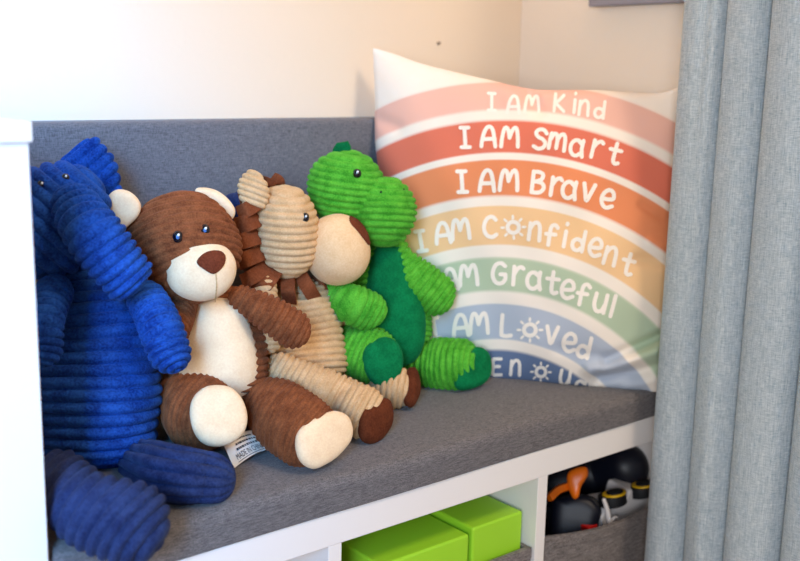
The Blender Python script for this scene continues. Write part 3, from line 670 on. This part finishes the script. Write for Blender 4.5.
# sewn-in label between the legs
lab_px = [(230, 459), (268, 450.5), (257, 431), (226, 440)]
def label():
    A = [atZ(234, 468, SEAT+.002), atZ(271, 448, SEAT+.006), atZ(252, 430, SEAT+.026), atZ(222, 441, SEAT+.020)]
    A = [np.array(a) for a in A]; n = 16; V = []
    def S(u, v):
        p = (1-v)*((1-u)*A[0]+u*A[1])+v*((1-u)*A[3]+u*A[2]); return p+np.array([0, 0, .004*math.sin(PI*u)*(1-.4*v)])
    for s in (0, 1):
        for i in range(n):
            for j in range(n): V.append(S(i/(n-1), j/(n-1))-np.array([0, 0, .0006*s]))
    Fc = []
    for i in range(n-1):
        for j in range(n-1):
            a = i*n+j; Fc.append((a, a+n, a+n+1, a+1)); b = a+n*n; Fc.append((b, b+1, b+n+1, b+n))
    o = mesh_obj('label', V, Fc, MLABEL, be); o['label'] = 'white sewn-in fabric label with black print'
    lines = [('MADE IN CHINA', .10, .32, .15, .88), ('ALL NEW MATERIALS', .36, .50, .17, .86), ('SURFACE WASHABLE', .56, .68, .2, .86), ('POLYESTER FIBER', .74, .85, .24, .82)]
    lines = lines[:1]
    for tx, v0, v1, u0, u1 in lines:
        cu = bpy.data.curves.new('t', 'FONT'); cu.body = tx; cu.size = 1; to = bpy.data.objects.new('t', cu); COL.objects.link(to)
        bpy.context.view_layer.update(); me = bpy.data.meshes.new_from_object(to.evaluated_get(bpy.context.evaluated_depsgraph_get())); bpy.data.objects.remove(to)
        xs = [v.co.x for v in me.vertices]; ys = [v.co.y for v in me.vertices]
        for v in me.vertices:
            u = u0+(v.co.x-min(xs))/(max(xs)-min(xs))*(u1-u0); w = v0+(v.co.y-min(ys))/(max(ys)-min(ys))*(v1-v0)
            p_ = S(u, w)+np.array([-.0002, -.0003, .0008]); v.co = Vector(p_)
        me.materials.append(MINK); t = bpy.data.objects.new('lettering', me); COL.objects.link(t); t.parent = o; t.matrix_parent_inverse = Matrix.Identity(4)
        t.matrix_parent_inverse = o.matrix_parent_inverse.copy() if False else Matrix.Identity(4)
    # unreadable smaller print: short bars of ink
    V, Fc = [], []
    rs = random.Random(3)
    for v0, h in ((.03, .025), (.40, .09), (.58, .08), (.76, .06)):
        u = .14 if v0 < .1 else .2+rs.uniform(0, .1)
        while u < .84:
            w = rs.uniform(.025, .06) if v0 > .1 else .7; b = len(V)
            for a, c in ((u, v0), (u+w, v0), (u+w, v0+h*rs.uniform(.6, 1)), (u, v0+h)):
                if v0 < .1 and False: pass
            K = 6
            for k in range(K+1):
                for c in (v0, v0+(h if v0 > .1 else .02)): V.append(S(u+w*k/K, c)+np.array([-.0002, -.0003, .0008]))
            for k in range(K): Fc.append((b+2*k, b+2*k+2, b+2*k+3, b+2*k+1))
            u += w+rs.uniform(.012, .03)
    t = mesh_obj('small_print', V, Fc, MINK, None, False); t.parent = o; return o
label()

# ------------------------------------------------------------------ lion
c0, _ = spt((306, 400, 'Y', .22, 10))
li = thing('stuffed_lion', 'tan corduroy stuffed lion with brown felt mane between the bear and the dinosaur', 'stuffed animal', (c0[0], c0[1], SEAT), 'corduroy stuffed animals on the bench')
tube('torso', [(298, 298, 'Y', .26, 32), (304, 335, 'Y', .245, 39), (308, 368, 'Y', .23, 40)], MTAN, li, ring(6.8, 3.3, 1.4), cap=(.6, .5), ns=90)
ell('head', (285, 232, 'Y', .245), 34, 47, 40, MTAN, li, rot=4, ribs=dict(pitch=7, amp=3.4, rot=-2, tilt=10), ns=110)
ell('mane_hood', (266, 238, 'Y', .275), 33, 50, 34, MMANE, li, rot=8)
ell('muzzle', (337, 250, 'Y', .215), 32.5, 35.5, 34, MMUZ, li, rot=12, lumpy=.0006, expo=2.15)
pad('ear', [(239, 196), (239, 182), (246, 172), (254, 170), (262, 176), (268, 187), (268, 200), (262, 210), (250, 210), (243, 205)], ('Y', .24), MTAN, li, thick=6, back=6, ribs=dict(pitch=6, amp=2.2, rot=-20))
surf_eye(305.5, 217.5, li, 3.6, 5.0, part_of(li, 'head'))
surf_pad('nose', [(349, 216), (356, 218), (364, 226), (369, 236), (369.5, 246), (364, 240), (357, 231), (350, 223)], part_of(li, 'muzzle'), MNOSE, li, .002)
mane = [  # (start, mid, end) pixel, Y, width
    ((262, 200), (250, 208), (238, 214), .235, 15), ((262, 218), (248, 223), (236, 226), .23, 16), ((262, 236), (247, 240), (235, 243), .225, 16),
    ((264, 252), (249, 258), (237, 263), .22, 16), ((268, 266), (254, 276), (242, 282), .215, 15), ((276, 270), (266, 284), (256, 292), .21, 15),
    ((288, 276), (288, 290), (290, 303), .215, 14), ((300, 274), (308, 288), (317, 302), .215, 14), ((310, 280), (320, 288), (328, 300), .235, 12),
    ((270, 190), (268, 184), (262, 182), .27, 12), ((280, 188), (278, 181), (272, 178), .28, 12), ((256, 210), (246, 200), (240, 200), .26, 14)]
for i, (a, b, c, Y, w) in enumerate(mane):
    strip('mane_strip', [(a[0], a[1], 'Y', Y+.015), (b[0], b[1], 'Y', Y-.004), (c[0], c[1], 'Y', Y+.006)], w, MMANE, li, twist=(18 if i % 2 else -14))
tube('arm', [(262, 290, 'Y', .22, 14), (266, 315, 'Y', .2, 15), (268, 340, 'Y', .19, 15)], MTAN, li, ring(6.5, 2.4, 1.35), cap=(1, .9))
tube('arm', [(330, 300, 'Y', .28, 11), (338, 325, 'Y', .275, 12), (338, 345, 'Y', .27, 12)], MTAN, li, ring(6.5, 2.2, 1.4), cap=(1, .9))
tube('leg', [(282, 376, 'Y', .185, 23), (318, 390, 'Y', .14, 24), (344, 404, 'S', .98, 26), (361, 412, 'S', .95, 27)], MTAN, li, planer(-24, 6.2, 3, 1.32, (340, 410), -.3), cap=(1, .75), ns=90)
pad('foot_pad', [(362, 424), (364, 411), (371, 405), (381, 398), (388, 399), (391, 410), (390, 424), (384, 435), (376, 442), (367, 443), (362, 436)], ('d', dep(spt((361, 412, 'S', .95, 27))[0])-.006), MDBROWN, li, thick=9, back=10, yaw=52, pitch=-4)
tube('leg', [(340, 372, 'Y', .24, 17), (370, 383, 'Y', .215, 20), (393, 387, 'S', .95, 22)], MTAN, li, planer(-8, 6, 2.6, 1.46, (395, 388), -.3), cap=(1, .6), ns=80)
pad('foot_pad', [(408, 402), (409, 385), (411, 370), (414, 368), (417, 382), (416, 396), (411, 407)], ('d', dep(spt((393, 387, 'S', .95, 22))[0])+.004), MDBROWN, li, thick=6, back=8, yaw=70)
# navy plush shape mostly hidden behind the bear's ear
nv = tube('stuffed_toy', [(228, 222, 'Y', .30, 19), (238, 214, 'Y', .30, 20), (252, 212, 'Y', .305, 18)], MNAVY, None, ring(7, 2, 1.4))
tag(nv, 'dark navy ribbed plush shape behind the bear ear and the lion mane', 'stuffed animal')

# ------------------------------------------------------------------ dinosaur
c0, _ = spt((394, 350, 'Y', .26, 10))
di = thing('stuffed_dinosaur', 'bright green corduroy stuffed dinosaur leaning against the rainbow pillow', 'stuffed animal', (c0[0], c0[1], SEAT), 'corduroy stuffed animals on the bench')
tube('torso', [(378, 255, 'Y', .275, 32), (388, 295, 'Y', .26, 41), (392, 335, 'Y', .24, 42)], MGREEN, di, ring(6.2, 2.2, 1.5), cap=(.6, .45), ns=90)
pad('belly', [(374, 245), (395, 243), (405, 255), (414, 275), (422, 300), (426, 325), (424, 345), (414, 362), (395, 368), (378, 355), (366, 320), (365, 280)], ('d', dep(spt((390, 305, 'Y', .256, 41))[0])-.039), MDGREEN, di, thick=23, back=18, puff=2.6)
ell('head', (346, 188, 'Y', .26), 39, 38, 37, MGREEN, di, rot=-8, ribs=dict(pitch=6.6, amp=3.2, rot=-8, tilt=8), ns=110)
ell('snout', (384, 212, 'Y', .225), 32, 36, 38, MGREEN, di, rot=6, ribs=dict(pitch=6.6, amp=3.2, rot=-2), ns=110, taper=-.04)
surf_eye(357, 173.5, di, 4.5, 4.6, part_of(di, ('head', 'snout')))
for x, y in ((381, 192), (403.5, 189.5)):
    e = surf_eye(x, y, di, 1.2, 1.3, part_of(di, ('head', 'snout'))); e.name = 'nostril'
    for c in list(e.children): bpy.data.objects.remove(c)
pad('spike', [(332, 158), (333, 149), (337, 143), (348, 141), (351, 147), (350, 158)], ('Y', .265), MDGREEN, di, thick=3, back=3, yaw=-30, smooth_out=False)
tube('arm', [(338, 294, 'Y', .225, 14), (350, 302, 'Y', .205, 21), (366, 309, 'Y', .195, 21)], MGREEN, di, dict(kind='ring', pitch=6.6*1.45/F, amp=3.1*1.45/F), cap=(1, .95))
tube('arm', [(396, 258, 'Y', .235, 14), (413, 277, 'Y', .215, 21), (434, 294, 'Y', .195, 21)], MGREEN, di, ring(6.4, 3, 1.5), cap=(1, .95))
tube('leg', [(352, 345, 'Y', .23, 20), (362, 352, 'Y', .205, 27), (374, 357, 'Y', .185, 28)], MGREEN, di, planer(-20, 5.4, 2.7, 1.46, (382, 361), -.7), cap=(1, .7), ns=90)
pad('foot_pad', [(363, 365), (364, 350), (372, 341), (384, 337), (395, 341), (402, 353), (402, 368), (396, 380), (385, 387), (372, 382)], ('d', dep(spt((374, 357, 'Y', .185, 28))[0])-.024), MDGREEN, di, thick=8, back=9, yaw=20, pitch=-2)
tube('leg', [(414, 364, 'Y', .23, 20), (438, 364, 'Y', .2, 25), (461, 364, 'S', .95, 26)], MGREEN, di, ring(6.6, 3.2, 1.53), cap=(1, .7), ns=90)
pad('foot_pad', [(455, 378), (458, 364), (466, 353), (477, 347), (486, 351), (490, 361), (489, 374), (481, 384), (468, 390), (458, 389)], ('d', dep(spt((461, 364, 'S', .95, 26))[0])-.01), MDGREEN, di, thick=9, back=9, yaw=38)
#CUBBY
# ------------------------------------------------------------------ cubby contents
def bin_(name, x0, x1, y0, y1, z0, z1, label, sag=.0, lean=0):
    t = thing(name, label, 'storage bin', ((x0+x1)/2, (y0+y1)/2, z0), 'grey fabric bins in the shelf')
    def wall(nm, a, b, h0, h1, th, nrm, sg):
        n = 30; V = []; Fc = []
        for i in range(n+1):
            s = i/n; p = np.array(a)+(np.array(b)-np.array(a))*s; z = h0+(h1-h0)*s-sg*math.sin(PI*s); bow = sg*.6*math.sin(PI*s)
            for q, zz in ((0, z0), (0, z), (1, z), (1, z0)): V.append((p[0]+nrm[0]*(q*th+0)+(-nrm[0])*0, p[1]+nrm[1]*(q*th)-abs(nrm[1])*bow*(1 if zz > z0 else 0), zz))
        for i in range(n):
            for j in range(4): k = (j+1) % 4; Fc.append((i*4+j, i*4+k, i*4+4+k, i*4+4+j))
        Fc += [(3, 2, 1, 0), tuple(n*4+j for j in range(4))]
        return mesh_obj(nm, V, Fc, MBIN, t, smooth=False)
    th = .006
    fw = wall('front_panel', (x0, y0), (x1, y0), z1, z1+lean, th, (0, 1), sag)
    wall('back_panel', (x0, y1-th), (x1, y1-th), z1, z1, th, (0, 1), 0)
    wall('side_panel', (x0, y0+th), (x0, y1-th), z1, z1, th, (1, 0), 0)
    wall('side_panel', (x1-th, y0+th), (x1-th, y1-th), z1+lean, z1, th, (1, 0), 0)
    box('base', (x0+th, y0+th, z0), (x1-th, y1-th, z0+.006), MBIN, t, 0)
    # hem stitched below the rim
    V = []; Fc = []; n = 30
    for i in range(n+1):
        s = i/n; z = z1+lean*s-sag*math.sin(PI*s)-.016; yy = y0-sag*.6*math.sin(PI*s)*(1 if True else 0)
        for a, b in ((0, 0), (-.0012, .0004), (-.0012, .016), (0, .0165)): V.append((x0+(x1-x0)*s, yy+a, z+b))
    for i in range(n):
        for j in range(3): Fc.append((i*4+j, i*4+4+j, i*4+5+j, i*4+j+1))
    mesh_obj('hem', V, Fc, MBIN, t, False)
    return t
# middle cubby
zr = float(atY(532, 543, .012)[2])
bin_('storage_bin', .646, .9705, .006, .37, .0405, zr-.002, 'grey fabric bin in the middle cubby holding the lime green boxes')
zb = float(atY(523, 511, .018)[2]); print('box top z', zb, 'rim', zr)
xb2r = float(atY(523, 511, .018)[0]); xb2l = float(atY(473, 530, .018)[0])
def lidbox(lo, hi, label):
    t = thing('green_box', label, 'box', ((lo[0]+hi[0])/2, (lo[1]+hi[1])/2, lo[2]), 'lime green boxes in the middle bin')
    box('box_body', (lo[0]+.0015, lo[1]+.0015, lo[2]), (hi[0]-.0015, hi[1]-.0015, hi[2]-.07), MBOX, t, .002)
    box('lid', (lo[0], lo[1], hi[2]-.0695), (hi[0], hi[1], hi[2]), MBOX, t, .0035, 4)
    return t
lidbox((xb2l, .018, .052), (min(xb2r, .9642), .34, zb), 'lime green box at the right side of the middle bin')
zb1 = float(atY(470, 534, .018)[2]); xb1r = float(atY(469.5, 534, .018)[0])
lidbox((xb1r-.15, .018, .052), (min(xb1r, xb2l-.003), .34, zb1), 'lime green box at the left side of the middle bin')
# right cubby
za = float(atY(549, 535, .012)[2])
bin_('storage_bin', .997, 1.29, .012, .36, .0405, za, 'grey fabric bin in the right cubby holding toy vehicles', .012, -.012)
def cyl(name, c, ax, r, h, mat, parent, n=40, r2=None):
    c = np.array(c, float); ax = np.array(ax, float); ax /= np.linalg.norm(ax); a = np.cross(ax, [0, 0, 1.]) if abs(ax[2]) < .9 else np.cross(ax, [1., 0, 0]); a /= np.linalg.norm(a); b = np.cross(ax, a)
    V = []; prof = [(0, r*.9), (.06, r*.985), (.14, r), (.86, r2 or r), (.94, (r2 or r)*.985), (1, (r2 or r)*.9)]
    for s, q in prof:
        for k in range(n): t = 2*PI*k/n; V.append(c+ax*h*s+q*(math.cos(t)*a+math.sin(t)*b))
    Fc = [(i*n+j, i*n+(j+1) % n, (i+1)*n+(j+1) % n, (i+1)*n+j) for i in range(len(prof)-1) for j in range(n)]+[tuple(reversed(range(n))), tuple((len(prof)-1)*n+j for j in range(n))]
    return mesh_obj(name, V, Fc, mat, parent)
def P(x, y, Y): return atY(x, y, Y)
# white toy truck lying on its side, wheels up
q0 = P(615, 515, .05)
tr = thing('toy_truck', 'white toy truck with yellow-rimmed black wheels lying in the right bin', 'toy truck', (q0[0], .08, .05), None)
V0 = [P(590, 548, .045), P(600, 526, .045), P(606, 506, .045), P(626, 502, .045), P(630, 490, .045), P(652, 486, .045), P(664, 500, .045), P(668, 545, .045)]
V = [v for v in V0]+[v+np.array([0, .045, 0.004]) for v in V0]; n = 8
Fc = [tuple(range(n)), tuple(reversed(range(n, 2*n)))]+[(i, n+i, n+(i+1) % n, (i+1) % n) for i in range(n)]
o = mesh_obj('truck_body', V, Fc, MTOYW, tr, False); bb2 = o.modifiers.new('bevel', 'BEVEL'); bb2.width = .004; bb2.segments = 3
for x, y in ((614, 496), (643, 487)):
    w = P(x, y, .042)
    a = np.array([-.10, .22, 1.])
    ty = cyl('wheel', w-np.array([0, 0, .014]), a, .0215, .018, MTIRE, tr)
    cyl('hub_ring', w+np.array([-.0005, -.001, .0035]), a, .0185, .003, MYEL, ty)
    cyl('hub', w+np.array([-.0008, -.002, .0062]), a, .013, .003, MTIRE, ty)
tube('exhaust_pipe', [(604, 500, 'Y', .035, 2.0), (607, 510, 'Y', .032, 2.6), (610, 528, 'Y', .03, 3.4)], MTOYW, tr, ns=20, lumpy=0, nlen=40)
tube('roll_bar', [(612, 530, 'Y', .033, 1.6), (613, 519, 'Y', .03, 1.6), (618, 518, 'Y', .03, 1.6), (618, 528, 'Y', .033, 1.6)], MTOYW, tr, ns=16, lumpy=0, nlen=60)
# orange digger arm + navy toy
ex = thing('toy_digger', 'navy toy digger with an orange arm standing in the right bin', 'toy digger', tuple(P(575, 530, .06)))
pad('cab', [(550, 503), (560, 497), (578, 494), (592, 497), (601, 508), (600, 520), (592, 540), (552, 545)], ('Y', .07), MTOYB, ex, thick=14, back=24, puff=5, lumpy=.0015)
pad('track', [(582, 500), (592, 496), (600, 504), (600, 516), (590, 528), (582, 520)], ('Y', .052), MTIRE, ex, thick=5, back=8, puff=5)
strip('boom', [(549, 498, 'Y', .062), (558, 490, 'Y', .066), (568, 486, 'Y', .066), (578, 484, 'Y', .06)], 7, MORANGE, ex, thick=.004)
pad('bucket', [(568, 474), (576, 468), (586, 467), (588, 475), (581, 486), (578, 497), (573, 498), (568, 486)], ('Y', .055), MORANGE, ex, thick=6, back=8, puff=3)
dk = tube('toy_robot', [(556, 482, 'Y', .19, 24), (598, 470, 'Y', .15, 28), (628, 466, 'Y', .09, 23)], MTOYB, None, lumpy=.003)  # dark toys, drawn out to the right to stand in for cubby shade
tag(dk, 'large dark toy shape behind the white truck, stretched to stand in for cubby shade', 'toy')
r_ = box('toy_block', tuple(P(583, 533, .045)+np.array([0, -.01, -.02])), tuple(P(583, 533, .045)+np.array([.022, .02, .012])), MRED, None, .002)
tag(r_, 'small red toy block at the rim of the right bin', 'toy block')
#LIGHT
# ------------------------------------------------------------------ light
def area(name, loc, target, size, sy, power, col):
    l = bpy.data.lights.new(name, 'AREA'); l.shape = 'RECTANGLE'; l.size = size; l.size_y = sy; l.energy = power; l.color = col
    o = bpy.data.objects.new(name, l); COL.objects.link(o); o.location = loc
    d = Vector(target)-Vector(loc); o.rotation_euler = d.to_track_quat('-Z', 'Y').to_euler(); return o
wl = area('window_daylight', (-.95, -1.2, 1.4), (-.08, .4, .68), .8, .8, 13, (.12, .46, 1.0)); wl.data.spread = math.radians(48)
area('side_fill', (-1.5, -2.0, 1.1), (1.3, -.1, .6), .8, .9, 40, (.93, .96, 1.0))  # added fill from the left, brightens right wall, curtain and shelf front
cl = area('ceiling_lamp', (1.0, -1.3, 2.2), (.9, .2, .45), .4, .4, 9.6, (1.0, .82, .63)); cl.data.spread = math.radians(130)
area('warm_lamp', (1.0, -.1, 1.95), (1.05, .38, 1.0), .25, .25, 2.2, (1.0, .50, .20))
w = bpy.data.worlds.new('world'); SC.world = w; w.use_nodes = True
bg = w.node_tree.nodes['Background']; bg.inputs[0].default_value = (1, .94, .87, 1); bg.inputs[1].default_value = .32
SC.view_settings.view_transform = 'Standard'; SC.view_settings.look = 'None'; SC.view_settings.gamma = 1; SC.view_settings.use_curve_mapping = False
SC.view_settings.exposure = 0.05
